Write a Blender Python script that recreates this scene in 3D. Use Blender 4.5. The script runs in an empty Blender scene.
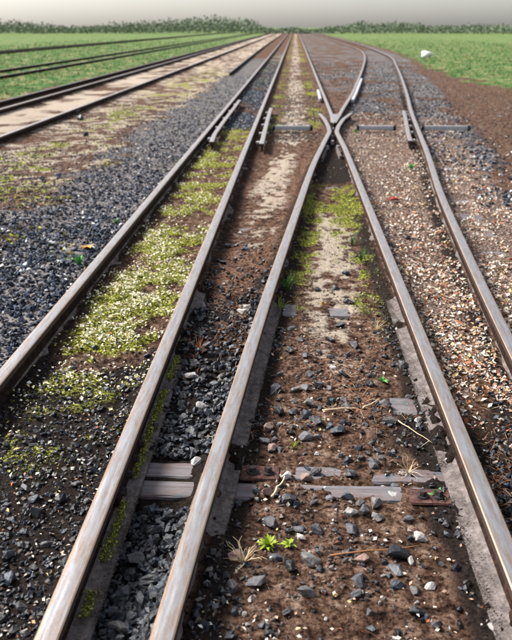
import bpy, bmesh, math, random
import numpy as np
from mathutils import Vector, Matrix
random.seed(7); rng = np.random.default_rng(7)
sc = bpy.context.scene; COL = sc.collection

# ------------------------------------------------------------------ camera, sky, sun
F = 770.0                      # focal length in pixels of the 512 x 640 photograph
H = 1.656                      # eye height above the rail heads (world z = 0 is the running surface)
PITCH = math.atan(293 / F); YAW = math.atan(37 * math.cos(PITCH) / F)
cam = bpy.data.cameras.new('camera'); camo = bpy.data.objects.new('camera', cam); COL.objects.link(camo)
cam.sensor_fit = 'VERTICAL'; cam.sensor_height = 36.0; cam.lens = 36.0 * F / 640.0
cam.clip_start = 0.05; cam.clip_end = 6000
camo.location = (0, 0, H); camo.rotation_euler = (math.pi/2 - PITCH, 0, YAW)
cam.dof.use_dof = True; cam.dof.focus_distance = 3.6; cam.dof.aperture_fstop = 3.8
sc.camera = camo
SUN_EL, SUN_AZ = math.radians(44), math.radians(-66)     # azimuth from +Y (ahead), negative = left
w = bpy.data.worlds.new('World'); sc.world = w; w.use_nodes = True
nt = w.node_tree; bg = nt.nodes['Background']
sky = nt.nodes.new('ShaderNodeTexSky'); sky.sky_type = 'NISHITA'; sky.sun_disc = False
sky.sun_elevation = SUN_EL; sky.sun_rotation = SUN_AZ; sky.air_density = 1.0; sky.dust_density = 2.0; sky.ozone_density = 1.2
hs = nt.nodes.new('ShaderNodeHueSaturation'); hs.inputs['Saturation'].default_value = .4
nt.links.new(sky.outputs[0], hs.inputs['Color']); nt.links.new(hs.outputs[0], bg.inputs[0]); bg.inputs[1].default_value = 0.105
sun = bpy.data.lights.new('sun', 'SUN'); suno = bpy.data.objects.new('sun', sun); COL.objects.link(suno)
sun.energy = 4.0; sun.angle = math.radians(20); sun.color = (1.0, 0.97, 0.93)
sd = Vector((math.sin(SUN_AZ)*math.cos(SUN_EL), math.cos(SUN_AZ)*math.cos(SUN_EL), math.sin(SUN_EL)))
suno.rotation_euler = sd.to_track_quat('Z', 'Y').to_euler()
vs = sc.view_settings; vs.view_transform = 'Standard'; vs.look = 'None'; vs.gamma = 1.0; vs.exposure = 1.0
sc.render.resolution_x, sc.render.resolution_y = 819, 1024

RX = (Matrix.Rotation(YAW, 3, 'Z') @ Matrix.Rotation(math.pi/2 - PITCH, 3, 'X'))
def P(px, py, z=0.0):
    """point of the plane at height z seen at photo pixel (px, py)"""
    v = RX @ Vector(((px - 256) / F, -(py - 320) / F, -1.0))
    t = (z - H) / v.z
    return Vector((v.x * t, v.y * t, z))

# ------------------------------------------------------------------ numpy noise
def _hash(ix, iy, s):
    n = (ix.astype(np.int64) * 374761393 + iy.astype(np.int64) * 668265263 + s * 1442695041) & 0x7fffffff
    n = ((n ^ (n >> 13)) * 1274126177) & 0x7fffffff
    return ((n ^ (n >> 16)) & 0xffff) / 65535.0
def vnoise(x, y, s=0):
    ix = np.floor(x); iy = np.floor(y); fx = x - ix; fy = y - iy
    fx = fx*fx*(3-2*fx); fy = fy*fy*(3-2*fy)
    a = _hash(ix, iy, s); b = _hash(ix+1, iy, s); c = _hash(ix, iy+1, s); d = _hash(ix+1, iy+1, s)
    return (a*(1-fx)+b*fx)*(1-fy) + (c*(1-fx)+d*fx)*fy
def fbm(x, y, s=0, o=4):
    r = 0; a = .5
    for k in range(o):
        r = r + a * (vnoise(x, y, s+k*17) - .5); x = x*2.03 + 11.3; y = y*2.03 + 5.7; a *= .5
    return r * 2
def ss(a, b, x):
    t = np.clip((x - a) / (b - a), 0, 1); return t*t*(3-2*t)
def band(x, a, b, s):
    return ss(a-s, a+s, x) * (1 - ss(b-s, b+s, x))

# ------------------------------------------------------------------ materials
def nodes(name):
    m = bpy.data.materials.new(name); m.use_nodes = True
    return m, m.node_tree, m.node_tree.nodes, m.node_tree.links, m.node_tree.nodes['Principled BSDF']
def noise(nt, scale, detail=4, rough=.6, vec=None, kind='ShaderNodeTexNoise'):
    n = nt.nodes.new(kind); n.inputs['Scale'].default_value = scale
    if 'Detail' in n.inputs: n.inputs['Detail'].default_value = detail
    if 'Roughness' in n.inputs: n.inputs['Roughness'].default_value = rough
    if vec is not None: nt.links.new(vec, n.inputs['Vector'])
    return n
def ramp(nt, fac, stops, interp='LINEAR'):
    r = nt.nodes.new('ShaderNodeValToRGB'); r.color_ramp.interpolation = interp
    e = r.color_ramp.elements
    while len(e) < len(stops): e.new(.5)
    for k, (p, c) in enumerate(stops):
        e[k].position = p; e[k].color = (*c, 1) if len(c) == 3 else c
    nt.links.new(fac, r.inputs[0]); return r.outputs[0]
def mix(nt, fac, a, b, mode='MIX'):
    m = nt.nodes.new('ShaderNodeMix'); m.data_type = 'RGBA'; m.blend_type = mode
    for s, v in ((0, fac), (6, a), (7, b)):
        if hasattr(v, 'links') or isinstance(v, bpy.types.NodeSocket): nt.links.new(v, m.inputs[s])
        elif s == 0: m.inputs[0].default_value = v
        else: m.inputs[s].default_value = (*v, 1)
    return m.outputs[2]
def math_(nt, op, a, b=0.0):
    m = nt.nodes.new('ShaderNodeMath'); m.operation = op
    for s, v in ((0, a), (1, b)):
        if isinstance(v, bpy.types.NodeSocket): nt.links.new(v, m.inputs[s])
        else: m.inputs[s].default_value = v
    return m.outputs[0]
def bump(nt, bs, h, strength=.5, dist=.01):
    b = nt.nodes.new('ShaderNodeBump'); b.inputs['Strength'].default_value = strength; b.inputs['Distance'].default_value = dist
    nt.links.new(h, b.inputs['Height']); nt.links.new(b.outputs[0], bs.inputs['Normal'])
def pos(nt):
    return nt.nodes.new('ShaderNodeNewGeometry').outputs['Position']

def rock_mat(name, stops, rough=.5, spec=.5):
    """stones: one tone per stone (per mesh island and per object), speckled, a little dirt"""
    m, t, n, l, b = nodes(name)
    g = n.new('ShaderNodeNewGeometry'); oi = n.new('ShaderNodeObjectInfo')
    f = math_(t, 'FRACT', math_(t, 'ADD', g.outputs['Random Per Island'], oi.outputs['Random']))
    c = ramp(t, f, stops)
    n1 = noise(t, 45, 6, .7, g.outputs['Position']); n2 = noise(t, 160, 3, .7, g.outputs['Position'])
    c = mix(t, 1.0, c, ramp(t, n1.outputs[0], [(.3, (.5, .48, .46)), (.7, (1.35, 1.36, 1.4))]), 'MULTIPLY')
    c = mix(t, ramp(t, n2.outputs[0], [(.62, (0, 0, 0)), (.76, (.22, .22, .22))]), c, (.4, .4, .4))
    n3 = noise(t, 18, 5, .6, g.outputs['Position'])
    c = mix(t, ramp(t, n3.outputs[0], [(.52, (0, 0, 0)), (.72, (.5, .5, .5))]), c, (.05, .032, .02))
    l.new(c, b.inputs['Base Color']); b.inputs['Roughness'].default_value = rough
    b.inputs['Specular IOR Level'].default_value = spec
    bump(t, b, n1.outputs[0], .6, .01); return m
BLUE = [(0, (.004, .006, .011)), (.3, (.010, .018, .038)), (.5, (.028, .048, .092)), (.62, (.006, .008, .012)), (.76, (.055, .08, .13)), (.84, (.24, .27, .33)), (.88, (.025, .02, .02)), (.92, (.12, .09, .075)), (.95, (.6, .6, .6)), (1, (.8, .79, .76))]
M_dark = rock_mat('dark_ballast', [(0, (.002, .003, .004)), (.35, (.005, .008, .014)), (.6, (.012, .018, .032)), (.8, (.003, .003, .004)), (.94, (.035, .048, .07)), (1, (.13, .13, .13))], .38, .6)
M_blue = rock_mat('blue_gravel', BLUE, .6, .25)
M_mid = rock_mat('grey_stone', [(0, (.05, .05, .055)), (.4, (.12, .115, .12)), (.7, (.045, .045, .05)), (1, (.22, .2, .18))], .5)
M_pale = rock_mat('pale_stone', [(0, (.38, .36, .33)), (.5, (.5, .46, .42)), (1, (.6, .58, .56))], .7, .12)
M_pink = rock_mat('pinkish_stone', [(0, (.28, .18, .15)), (1, (.3, .22, .18))], .7, .12)
M_crumb = rock_mat('dirt_crumb', [(0, (.03, .022, .018)), (.5, (.1, .075, .06)), (1, (.24, .19, .16))], .9, .1)
M_peb = rock_mat('mixed_pebbles', [(0, (.03, .025, .025)), (.3, (.08, .065, .06)), (.55, (.2, .16, .13)), (.8, (.05, .05, .055)), (1, (.5, .46, .4))], .7, .12)

def litter_mat(name, stops, rough=.7, trans=True):
    m, t, n, l, b = nodes(name)
    g = n.new('ShaderNodeNewGeometry')
    l.new(ramp(t, g.outputs['Random Per Island'], stops), b.inputs['Base Color'])
    b.inputs['Roughness'].default_value = rough; b.inputs['Specular IOR Level'].default_value = .1
    return m
M_litter = litter_mat('pale_litter', [(0, (.72, .58, .46)), (.24, (.85, .77, .66)), (.32, (.2, .09, .05)), (.5, (.5, .32, .22)), (.68, (.85, .82, .74)), (.8, (.1, .05, .03)), (.9, (.5, .16, .08)), (1, (.8, .66, .3))])
M_fleck = litter_mat('white_flecks', [(0, (.7, .66, .45)), (.5, (.84, .78, .64)), (.7, (.5, .46, .16)), (.85, (.6, .42, .22)), (1, (.82, .82, .78))])
M_red = litter_mat('rusty_needles', [(0, (.2, .06, .02)), (.4, (.34, .13, .05)), (.75, (.5, .28, .14)), (1, (.1, .03, .015))])
M_moss = litter_mat('moss', [(0, (.05, .055, .01)), (.3, (.2, .24, .03)), (.6, (.46, .5, .08)), (.75, (.08, .05, .02)), (1, (.7, .68, .22))], .9)
M_grass = litter_mat('grass', [(0, (.02, .08, .02)), (.4, (.06, .16, .035)), (.75, (.15, .22, .06)), (.85, (.3, .26, .12)), (1, (.42, .38, .22))], .7)
M_weed = litter_mat('fresh_leaves', [(0, (.1, .32, .08)), (.6, (.16, .42, .12)), (1, (.25, .5, .2))], .5)
M_weedy = litter_mat('yellow_green_leaves', [(0, (.2, .3, .03)), (.6, (.36, .42, .06)), (1, (.5, .5, .12))], .5)
M_straw = litter_mat('dry_straw', [(0, (.5, .38, .22)), (.6, (.62, .5, .34)), (1, (.3, .18, .08))], .8)
M_far = litter_mat('far_foliage', [(0, (.12, .16, .10)), (.5, (.17, .21, .14)), (1, (.23, .27, .18))], .8)
M_orange = litter_mat('orange_leaf', [(0, (.55, .24, .05)), (1, (.6, .3, .08))], .6)
M_redleaf = litter_mat('red_leaf', [(0, (.28, .05, .035)), (1, (.32, .07, .05))], .6)
M_whitebag = litter_mat('white_lump', [(0, (.75, .75, .76)), (1, (.8, .8, .8))], .6)

def head_mat(name, dull=False):
    """worn running surface: cool polished band, warm rusty edge, fine long scratches"""
    m, t, n, l, b = nodes(name)
    g = n.new('ShaderNodeNewGeometry'); tc = n.new('ShaderNodeAttribute'); tc.attribute_name = 'uvw'
    sep = n.new('ShaderNodeSeparateXYZ'); l.new(tc.outputs['Vector'], sep.inputs[0])
    mp = n.new('ShaderNodeMapping'); mp.inputs['Scale'].default_value = (60, 1.6, 20); l.new(tc.outputs['Vector'], mp.inputs[0])
    n1 = noise(t, 1, 5, .7, mp.outputs[0]); n2 = noise(t, 9, 5, .65, g.outputs['Position']); n3 = noise(t, 70, 4, .7, g.outputs['Position'])
    cool = ramp(t, n1.outputs[0], [(.2, (.31, .305, .315)), (.5, (.43, .42, .425)), (.8, (.56, .535, .53))])
    warm = (.5, .34, .23)
    edge = math_(t, 'ADD', sep.outputs[0], math_(t, 'MULTIPLY', math_(t, 'SUBTRACT', n2.outputs[0], .5), .035))
    fr = ramp(t, math_(t, 'MULTIPLY', math_(t, 'ABSOLUTE', edge), 20), [(.40, (0, 0, 0)), (.64, (.85, .85, .85))])
    c = mix(t, fr, cool, warm)
    c = mix(t, ramp(t, n2.outputs[0], [(.5, (0, 0, 0)), (.75, (.35, .35, .35))]), c, (.36, .29, .26))
    up = n.new('ShaderNodeSeparateXYZ'); l.new(g.outputs['Normal'], up.inputs[0])
    mp2 = n.new('ShaderNodeMapping'); mp2.inputs['Scale'].default_value = (45, 5, 20); l.new(tc.outputs['Vector'], mp2.inputs[0])
    n5 = noise(t, 1, 6, .75, mp2.outputs[0]); n6 = noise(t, 240, 3, .8, g.outputs['Position'])
    c = mix(t, ramp(t, n5.outputs[0], [(.44, (0, 0, 0)), (.64, (.8, .8, .8))]), c, (.33, .225, .16))
    c = mix(t, ramp(t, n6.outputs[0], [(.58, (0, 0, 0)), (.7, (.55, .55, .55))]), c, (.12, .09, .08))
    side = ramp(t, up.outputs[2], [(.35, (1, 1, 1)), (.75, (0, 0, 0))])
    rust = ramp(t, n3.outputs[0], [(.35, (.014, .008, .006)), (.65, (.06, .028, .018))])
    c = mix(t, side, c, rust if not dull else rust)
    if dull: c = mix(t, .75, c, rust)
    l.new(c, b.inputs['Base Color'])
    met = math_(t, 'MULTIPLY', math_(t, 'SUBTRACT', 1.0, side), .85 if not dull else .2); l.new(met, b.inputs['Metallic'])
    l.new(ramp(t, math_(t, 'MULTIPLY', n3.outputs[0], 1), [(.3, (.33,)*3), (.7, (.5,)*3)]), b.inputs['Roughness'])
    l.new(mix(t, side, ramp(t, n1.outputs[0], [(.3, (.34,)*3), (.7, (.46,)*3)]), (.85, .85, .85)), b.inputs['Roughness'])
    bump(t, b, n3.outputs[0], .25, .002); return m
def rust_mat(name, a, b_, c_, dust=.0, sc_=30):
    m, t, n, l, b = nodes(name)
    g = n.new('ShaderNodeNewGeometry')
    n1 = noise(t, sc_, 6, .7, g.outputs['Position']); n2 = noise(t, 7, 5, .7, g.outputs['Position']); n3 = noise(t, 140, 3, .7, g.outputs['Position'])
    c = ramp(t, n1.outputs[0], [(.3, a), (.52, b_), (.72, c_)])
    c = mix(t, ramp(t, n2.outputs[0], [(.48, (0, 0, 0)), (.62, (.7, .7, .7))]), c, tuple(x*(.45 if b_[0] < .4 else .8) for x in b_))
    if dust: c = mix(t, ramp(t, n3.outputs[0], [(.5, (0, 0, 0)), (.68, (dust,)*3)]), c, (.3, .25, .2))
    l.new(c, b.inputs['Base Color']); b.inputs['Roughness'].default_value = .9; b.inputs['Specular IOR Level'].default_value = .1
    bump(t, b, n1.outputs[0], .7, .006); return m
M_head = head_mat('worn_rail_top'); M_dull = head_mat('dull_rail_top', True)
M_web = rust_mat('rusty_web', (.008, .005, .004), (.025, .013, .009), (.07, .035, .022))
M_foot = rust_mat('dusty_rail_foot', (.05, .04, .038), (.16, .135, .13), (.28, .24, .225), .45, 26)
M_plate = rust_mat('rusty_plate', (.035, .014, .013), (.10, .042, .036), (.18, .1, .09), .35)
M_bolt = rust_mat('dark_bolt', (.015, .012, .012), (.05, .04, .042), (.12, .08, .07))
M_rod = rust_mat('grey_steel_rod', (.3, .3, .3), (.44, .44, .46), (.55, .55, .55), .1)

def wood_mat():
    m, t, n, l, b = nodes('weathered_timber')
    tc = n.new('ShaderNodeTexCoord'); oi = n.new('ShaderNodeObjectInfo')
    vm = n.new('ShaderNodeVectorMath'); vm.operation = 'ADD'; l.new(tc.outputs['Object'], vm.inputs[0])
    cx = n.new('ShaderNodeCombineXYZ'); l.new(math_(t, 'MULTIPLY', oi.outputs['Random'], 50), cx.inputs[0]); l.new(cx.outputs[0], vm.inputs[1])
    mp = n.new('ShaderNodeMapping'); mp.inputs['Scale'].default_value = (3, 60, 60); l.new(vm.outputs[0], mp.inputs[0])
    n1 = noise(t, 1, 6, .65, mp.outputs[0]); n2 = noise(t, 5, 5, .65, vm.outputs[0])
    c = ramp(t, n1.outputs[0], [(.25, (.05, .04, .04)), (.42, (.12, .105, .11)), (.65, (.2, .18, .185)), (.85, (.3, .275, .275))])
    c = mix(t, ramp(t, n2.outputs[0], [(.45, (0, 0, 0)), (.65, (.7, .7, .7))]), c, (.12, .06, .045))
    n3 = noise(t, 11, 4, .6, vm.outputs[0]); c = mix(t, ramp(t, n3.outputs[0], [(.56, (0, 0, 0)), (.66, (.6, .6, .6))]), c, (.04, .075, .085))
    l.new(c, b.inputs['Base Color']); b.inputs['Roughness'].default_value = .7
    bump(t, b, n1.outputs[0], .8, .006); return m
M_wood = wood_mat()

# ------------------------------------------------------------------ mesh helpers
def mesh_np(name, V, Fc, mat, parent=None, smooth=False, link=True):
    """V (n,3), Fc (m,k) all same k"""
    me = bpy.data.meshes.new(name); V = np.asarray(V, np.float32); Fc = np.asarray(Fc, np.int32)
    k = Fc.shape[1]
    me.vertices.add(len(V)); me.vertices.foreach_set('co', V.ravel())
    me.loops.add(Fc.size); me.loops.foreach_set('vertex_index', Fc.ravel())
    me.polygons.add(len(Fc)); me.polygons.foreach_set('loop_start', np.arange(0, Fc.size, k, dtype=np.int32))
    me.polygons.foreach_set('loop_total', np.full(len(Fc), k, np.int32))
    me.polygons.foreach_set('use_smooth', np.full(len(Fc), smooth))
    me.update(calc_edges=True); me.materials.append(mat)
    if not link: return me
    o = bpy.data.objects.new(name, me); COL.objects.link(o)
    if parent: o.parent = parent
    return o
def obj_bm(name, bm, mat, parent=None, smooth=False):
    me = bpy.data.meshes.new(name); bm.to_mesh(me); bm.free(); me.materials.append(mat)
    for p in me.polygons: p.use_smooth = smooth
    o = bpy.data.objects.new(name, me); COL.objects.link(o)
    if parent: o.parent = parent
    return o
def tag(o, label=None, cat=None, group=None, kind=None):
    if label: o['label'] = label
    if cat: o['category'] = cat
    if group: o['group'] = group
    if kind: o['kind'] = kind
    return o
def empty(name, loc, rz=0):
    o = bpy.data.objects.new(name, None); COL.objects.link(o); o.location = loc; o.rotation_euler = (0, 0, rz); o.empty_display_size = .1
    return o
def box_bm(bm, x0, x1, y0, y1, z0, z1, bev=0, jit=0):
    r = bmesh.ops.create_cube(bm, size=1); vs_ = r['verts']
    for v in vs_:
        v.co = Vector(((x0+x1)/2 + v.co.x*(x1-x0), (y0+y1)/2 + v.co.y*(y1-y0), (z0+z1)/2 + v.co.z*(z1-z0)))
        if jit: v.co += Vector((random.uniform(-jit, jit), random.uniform(-jit, jit), random.uniform(-jit, jit)*.4))
    if bev:
        es = list({e for v in vs_ for e in v.link_edges})
        bmesh.ops.bevel(bm, geom=es, offset=bev, segments=2, affect='EDGES')

def resample(pts, step):
    pts = np.asarray(pts, float); d = np.r_[0, np.cumsum(np.linalg.norm(np.diff(pts, axis=0), axis=1))]
    out = []; s = 0
    while s < d[-1]:
        p = np.array([np.interp(s, d, pts[:, k]) for k in range(pts.shape[1])]); out.append(p)
        s += step(p[1]) if callable(step) else step
    out.append(pts[-1]); return np.array(out)
def smooth_path(pts, n=3):
    for _ in range(n):
        q = pts.copy(); q[1:-1] = .25*pts[:-2] + .5*pts[1:-1] + .25*pts[2:]; pts = q
    return pts
def sweep(name, prof, path, mat, parent, closed=True, smooth=False, wob=0):
    """prof: (k,2) lateral/height; path (n,2 or 3) ; caps added"""
    path = np.asarray(path, float)
    if path.shape[1] == 2: path = np.c_[path, np.zeros(len(path))]
    t = np.gradient(path[:, :2], axis=0); t /= np.linalg.norm(t, axis=1)[:, None]
    nr = np.c_[t[:, 1], -t[:, 0]]                       # to the right of travel (+Y)
    k = len(prof); n = len(path); prof = np.asarray(prof, float)
    V = np.zeros((n, k, 3)); U = np.zeros((n, k, 3))
    s = np.r_[0, np.cumsum(np.linalg.norm(np.diff(path[:, :2], axis=0), axis=1))]
    V[:, :, 0] = path[:, None, 0] + nr[:, None, 0]*prof[None, :, 0]
    V[:, :, 1] = path[:, None, 1] + nr[:, None, 1]*prof[None, :, 0]
    V[:, :, 2] = path[:, None, 2] + prof[None, :, 1]
    if wob: V += (rng.random(V.shape)-.5)*wob*np.array([1, 1, 1])
    U[:, :, 0] = prof[None, :, 0]; U[:, :, 1] = s[:, None]; U[:, :, 2] = prof[None, :, 1]
    i = np.arange(n-1)[:, None]*k; j = np.arange(k)[None, :]; jn = (j+1) % k
    Fq = np.stack([i+j, i+k+j, i+k+jn, i+jn], -1).reshape(-1, 4)
    me = bpy.data.meshes.new(name)
    faces = [tuple(f) for f in Fq] + [tuple(range(k)), tuple(range((n-1)*k, n*k))[::-1]]
    me.from_pydata(V.reshape(-1, 3).tolist(), [], faces); me.update()
    a = me.attributes.new('uvw', 'FLOAT_VECTOR', 'POINT'); a.data.foreach_set('vector', U.reshape(-1, 3).astype(np.float32).ravel())
    bm = bmesh.new(); bm.from_mesh(me); bmesh.ops.recalc_face_normals(bm, faces=bm.faces[:]); bm.to_mesh(me); bm.free()
    me.materials.append(mat)
    for p in me.polygons: p.use_smooth = smooth
    o = bpy.data.objects.new(name, me); COL.objects.link(o)
    if parent: o.parent = parent
    return o

# rail section (metres). z = 0 on the running surface
HEADP = [(-.036, -.012), (-.0355, -.005), (-.031, -.0012), (-.018, 0), (0, .0006), (.018, 0), (.031, -.0012), (.0355, -.005), (.036, -.012), (.034, -.036), (.010, -.043), (-.010, -.043), (-.034, -.036)]
WEBP = [(-.008, -.042), (.008, -.042), (.0085, -.10), (.014, -.122), (-.014, -.122), (-.0085, -.10)]
FOOTP = [(-.082, -.140), (-.03, -.129), (-.013, -.120), (.013, -.120), (.03, -.129), (.082, -.140), (.082, -.151), (-.082, -.151)]
def rail(path, label, group=None, head=M_head, cat='rail', name='rail', zoff=0.0, foot=True, footmat=M_foot):
    path = np.asarray(path, float); p0 = path[0]
    root = empty(name, (p0[0], p0[1], zoff)); tag(root, label, cat, group)
    q = path[:, :2] - p0[:2]
    sweep('rail_head', HEADP, q, head, root, smooth=False)
    sweep('rail_web', WEBP, q, M_web, root)
    if foot: sweep('rail_foot', FOOTP, q, footmat, root, wob=.003)
    return root

# ------------------------------------------------------------------ where the rails run (traced on the ground plane)
def line_fit(pxs, y0, y1):
    w_ = np.array([P(*p)[:2] for p in pxs]); wt = 1/np.sqrt(w_[:, 1]); k = np.polyfit(w_[:, 1], w_[:, 0], 1, w=wt)
    return lambda y: np.polyval(k, y)
XA = line_fit([(75, 284), (153, 200), (180, 165), (205, 130), (220, 110), (239.5, 92), (250, 80), (266.5, 60)], -1, 300)
XB = line_fit([(89, 540), (140, 400), (162, 350), (184, 300), (226, 200), (238, 165), (252, 130), (265, 100), (273, 80), (282, 60)], -1, 300)
XD = line_fit([(426.5, 350), (402.3, 290), (378, 230), (354, 165), (341, 140), (323.5, 95), (317, 80), (310, 60)], -1, 300)
def interp_fn(pxs, extra):
    w_ = [tuple(P(*p)[:2]) for p in pxs] + extra; w_.sort(key=lambda p: p[1]); w_ = np.array(w_)
    uu = np.linspace(math.log(1.5), math.log(402.5), 400); yy = np.exp(uu)-2.5
    xx = np.interp(yy, w_[:, 1], w_[:, 0])
    q = np.c_[xx]
    for _ in range(60): q[1:-1] = .25*q[:-2]+.5*q[1:-1]+.25*q[2:]
    q = q[:, 0]
    return lambda y: np.interp(y, yy, q)
XC = interp_fn([(175, 590), (193, 530), (201, 500), (219, 450), (249, 350), (268.5, 290), (298, 206), (312, 165), (319, 150), (331, 131), (341, 110), (351.5, 95), (360, 75), (363.5, 65), (365.5, 57), (363, 52), (357.5, 48)],
                [(-.52, -1.2), (5.15, 74), (5.3, 85), (5.35, 120), (5.35, 400)])
XE = interp_fn([(437, 187), (431.5, 165), (426.5, 150), (418, 130), (410, 110), (408, 98), (404, 85), (400.5, 75), (396, 65), (392.5, 57)], [(float(XC(v))+1.44, v) for v in (-1, 1, 3, 5)]+[(6.75, 74), (6.8, 100), (6.8, 400)])
for nm, fn in (('A', XA), ('B', XB), ('C', XC), ('D', XD), ('E', XE)):
    print('rail', nm, [round(float(fn(v)), 2) for v in (1, 2.5, 4, 6, 9, 13, 20, 40, 70)])
XFAR = [-4.72, -6.3, -6.95, -10.6, -12.05, -20.6, -22.0]      # rails of the tracks to the left
YF = P(333, 124).y

# ------------------------------------------------------------------ sleepers
SLP = [2.760, 2.905] + [3.55 + .72*k for k in range(0, 42)]
def slp_half(i): return .058 if i < 2 else .115
ST = -.1560

# ------------------------------------------------------------------ ground
def regions(X, Y):
    a, b, c, d, e = XA(Y), XB(Y), XC(Y), XD(Y), XE(Y)
    n1 = fbm(X*1.6, Y*1.2, 3); n2 = fbm(X*5, Y*4, 9); n3 = fbm(X*14, Y*10, 21)
    s = .035
    r = {}
    AB = band(X, a+.03, b-.03, s); BC = band(X, b+.03, np.minimum(c, d)-.02, s); CD = band(X, np.minimum(c, d)+.02, np.maximum(c, d)-.02, s)
    far = ss(12.5, 14, Y)
    DE = band(X, np.maximum(c, d)+.03, e-.03, s); R = ss(-.03, .05, X-e); L = 1-ss(-.05, .03, X-a)
    # moss
    mb = .62 + .5*np.cos(2*np.pi*(Y-3.55)/.72)              # thicker over the sleepers
    cm = np.exp(-np.abs((X-(a+b)/2-.01)/.31)**6)
    moss = AB*cm*(.45*ss(2.5, 3.3, Y+n1)+.55*ss(3.3, 4.8, Y+n1))*(1-ss(14.5, 16.5, Y))*np.clip(.8*mb+n1*1.3+n2*1.5+n3*1.2+.0, 0, 1)
    moss = np.maximum(moss, AB*ss(18, 30, Y)*(1-ss(50, 60, Y))*np.clip(.2+n1*2, 0, 1))
    edge = np.maximum(np.exp(-((X-c-.17)/.11)**2), np.exp(-((X-d+.24)/.17)**2))
    moss = np.maximum(moss, CD*edge*ss(4.2, 5.6, Y)*(1-ss(8, 9.5, Y))*np.clip(.55+1.3*n2+n1+1.2*n3, 0, 1))
    moss = np.maximum(moss, CD*(1-far)*ss(7.2, 8, Y)*(1-ss(8.8, 10, Y))*np.clip(.5+1.3*n2+n3, 0, 1))
    moss = np.maximum(moss, CD*(1-ss(2.9, 3.6, Y))*np.clip(1.8*n1+1.2*n2-.42, 0, .75))
    moss = np.maximum(moss, BC*ss(13.5, 15, Y)*np.exp(-((np.abs(X-(b+d)/2)-.42)/.2)**2)*np.clip(.2+1.8*n1+n2, 0, 1))
    moss = np.maximum(moss, L*np.exp(-((X+3.5)/1.0)**2)*ss(5, 9, Y)*(1-ss(30, 50, Y))*np.clip(.12+n1*1.2+n2+1.5*n3, 0, .9))
    r['moss'] = np.clip(moss, 0, 1)
    # pale trodden sand
    sand = CD*(1-far)*np.exp(-((X-(c+d)/2-.0)/.23)**2)*ss(2.6, 5.6, Y)*(1-ss(7.6, 8.6, Y))*np.clip(.8+.9*n2+1.2*n3, 0, 1)
    sand = np.maximum(sand, BC*np.exp(-np.abs((X-(b+np.minimum(c, d))/2)/(.24+.12*far))**2)*ss(5.6, 7.4, Y)*np.clip(.5+.9*n2+1.2*n3+n1, 0, 1))
    sand = np.maximum(sand, L*band(X, -6.3, -4.75, .15)*np.clip(.62+n2+n1, 0, 1))
    sand = np.maximum(sand, L*band(X, -4.72, -2.5, .4)*ss(6, 10, Y)*np.clip(.5+n1*.7+n2+n3, 0, .9))
    r['sand'] = np.clip(sand, 0, 1)
    # dark oily dirt
    dk = .75*AB*(1-cm)*(1-ss(13, 16, Y)) + .6*BC*(1-ss(.08, .22, np.minimum(np.abs(X-b), np.abs(X-c))))*(1-far) + BC*(1-ss(4.6, 6.2, Y+n1)) + AB*(1-ss(3.2, 4.6, Y+n1*1.5)) + CD*ss(9.0, 10, Y)*(1-far)
    dk = dk + .65*CD*(1-far)*(1-ss(.1, .24, np.minimum(np.abs(X-c), np.abs(X-d))))*(1-ss(8.5, 9.5, Y)) + L*(1-ss(.04, .16, a-X))
    dk = dk + DE*(1-ss(2.8, 4.2, Y+n1)) + .8*DE*(1-ss(.05, .25, np.abs(X-e)))
    dk = dk + CD*np.clip(.75*ss(.02, .4, X-(c+d)/2)+.9*n1+.5*n2, 0, .8)*(1-ss(3.0, 3.9, Y))
    r['dark'] = np.clip(dk, 0, 1)
    # gravel ground (blue grey)
    gv = L*band(X, -2.75+n1*.8, -1.30, .45)*(1-ss(40, 60, Y))*np.clip(1.1+n1, 0, 1)
    gv = np.maximum(gv, L*(X > -60)*(1-ss(5.0, 9, Y+n1*4+1.1*(X+2)))*.9)
    gv = np.maximum(gv, np.clip(R, 0, 1)*band(X, 0, e+1.1, .35)*np.clip(.7+n1*1.5, 0, 1)*ss(7, 12, Y+n1*3))
    gv = np.maximum(gv, band(X, c+.05, e, .05)*ss(15, 22, Y+n1*4)*(1-ss(60, 75, Y))*np.clip(.8+n1*1.6, 0, 1))
    gv = np.maximum(gv, band(X, d+.1, c-.02, .05)*ss(20, 28, Y)*np.clip(.45+n1*2.2, 0, 1))
    gv = np.maximum(gv, AB*ss(14, 17, Y+n1*2)*np.clip(.75+n1*1.5, 0, 1)*(1-ss(55, 70, Y)))
    r['gravel'] = np.clip(gv, 0, 1)
    # pale leaf litter right of the middle track
    r['litter'] = np.clip((DE+R*(1-ss(.3, 1.2, X-e)))*ss(3.4, 4.6, Y)*(1-ss(13, 19, Y+n1*3)), 0, 1)
    r['red'] = np.clip(BC*ss(4.4, 5, Y)*(1-sand)*np.clip(.3+n1*2+n2, 0, 1)*.9+CD*np.clip(.02+n1*1.6+n2*.6, 0, .8)*(1-ss(4.5, 6, Y)) + band(X, d, c, .1)*ss(14, 16, Y)*np.clip(.5+n1*2, 0, 1)*.8, 0, 1)
    g = ss(-.25, .25, -X-7.6+n1*.9)*ss(8, 14, Y) + ss(-.35, .35, X-e-1.6-.0*Y+n1*1.2-1.0*(1-ss(30, 40, Y)))*ss(22, 30, Y)
    g = g + ss(-.3, .3, X-9.2+n1)*ss(8, 12, Y)
    r['grass'] = np.clip(g, 0, 1)
    r['AB'], r['BC'], r['CD'], r['DE'], r['L'], r['R'] = AB, BC, CD, DE, L, R
    r['n1'], r['n2'], r['n3'] = n1, n2, n3
    return r
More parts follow.
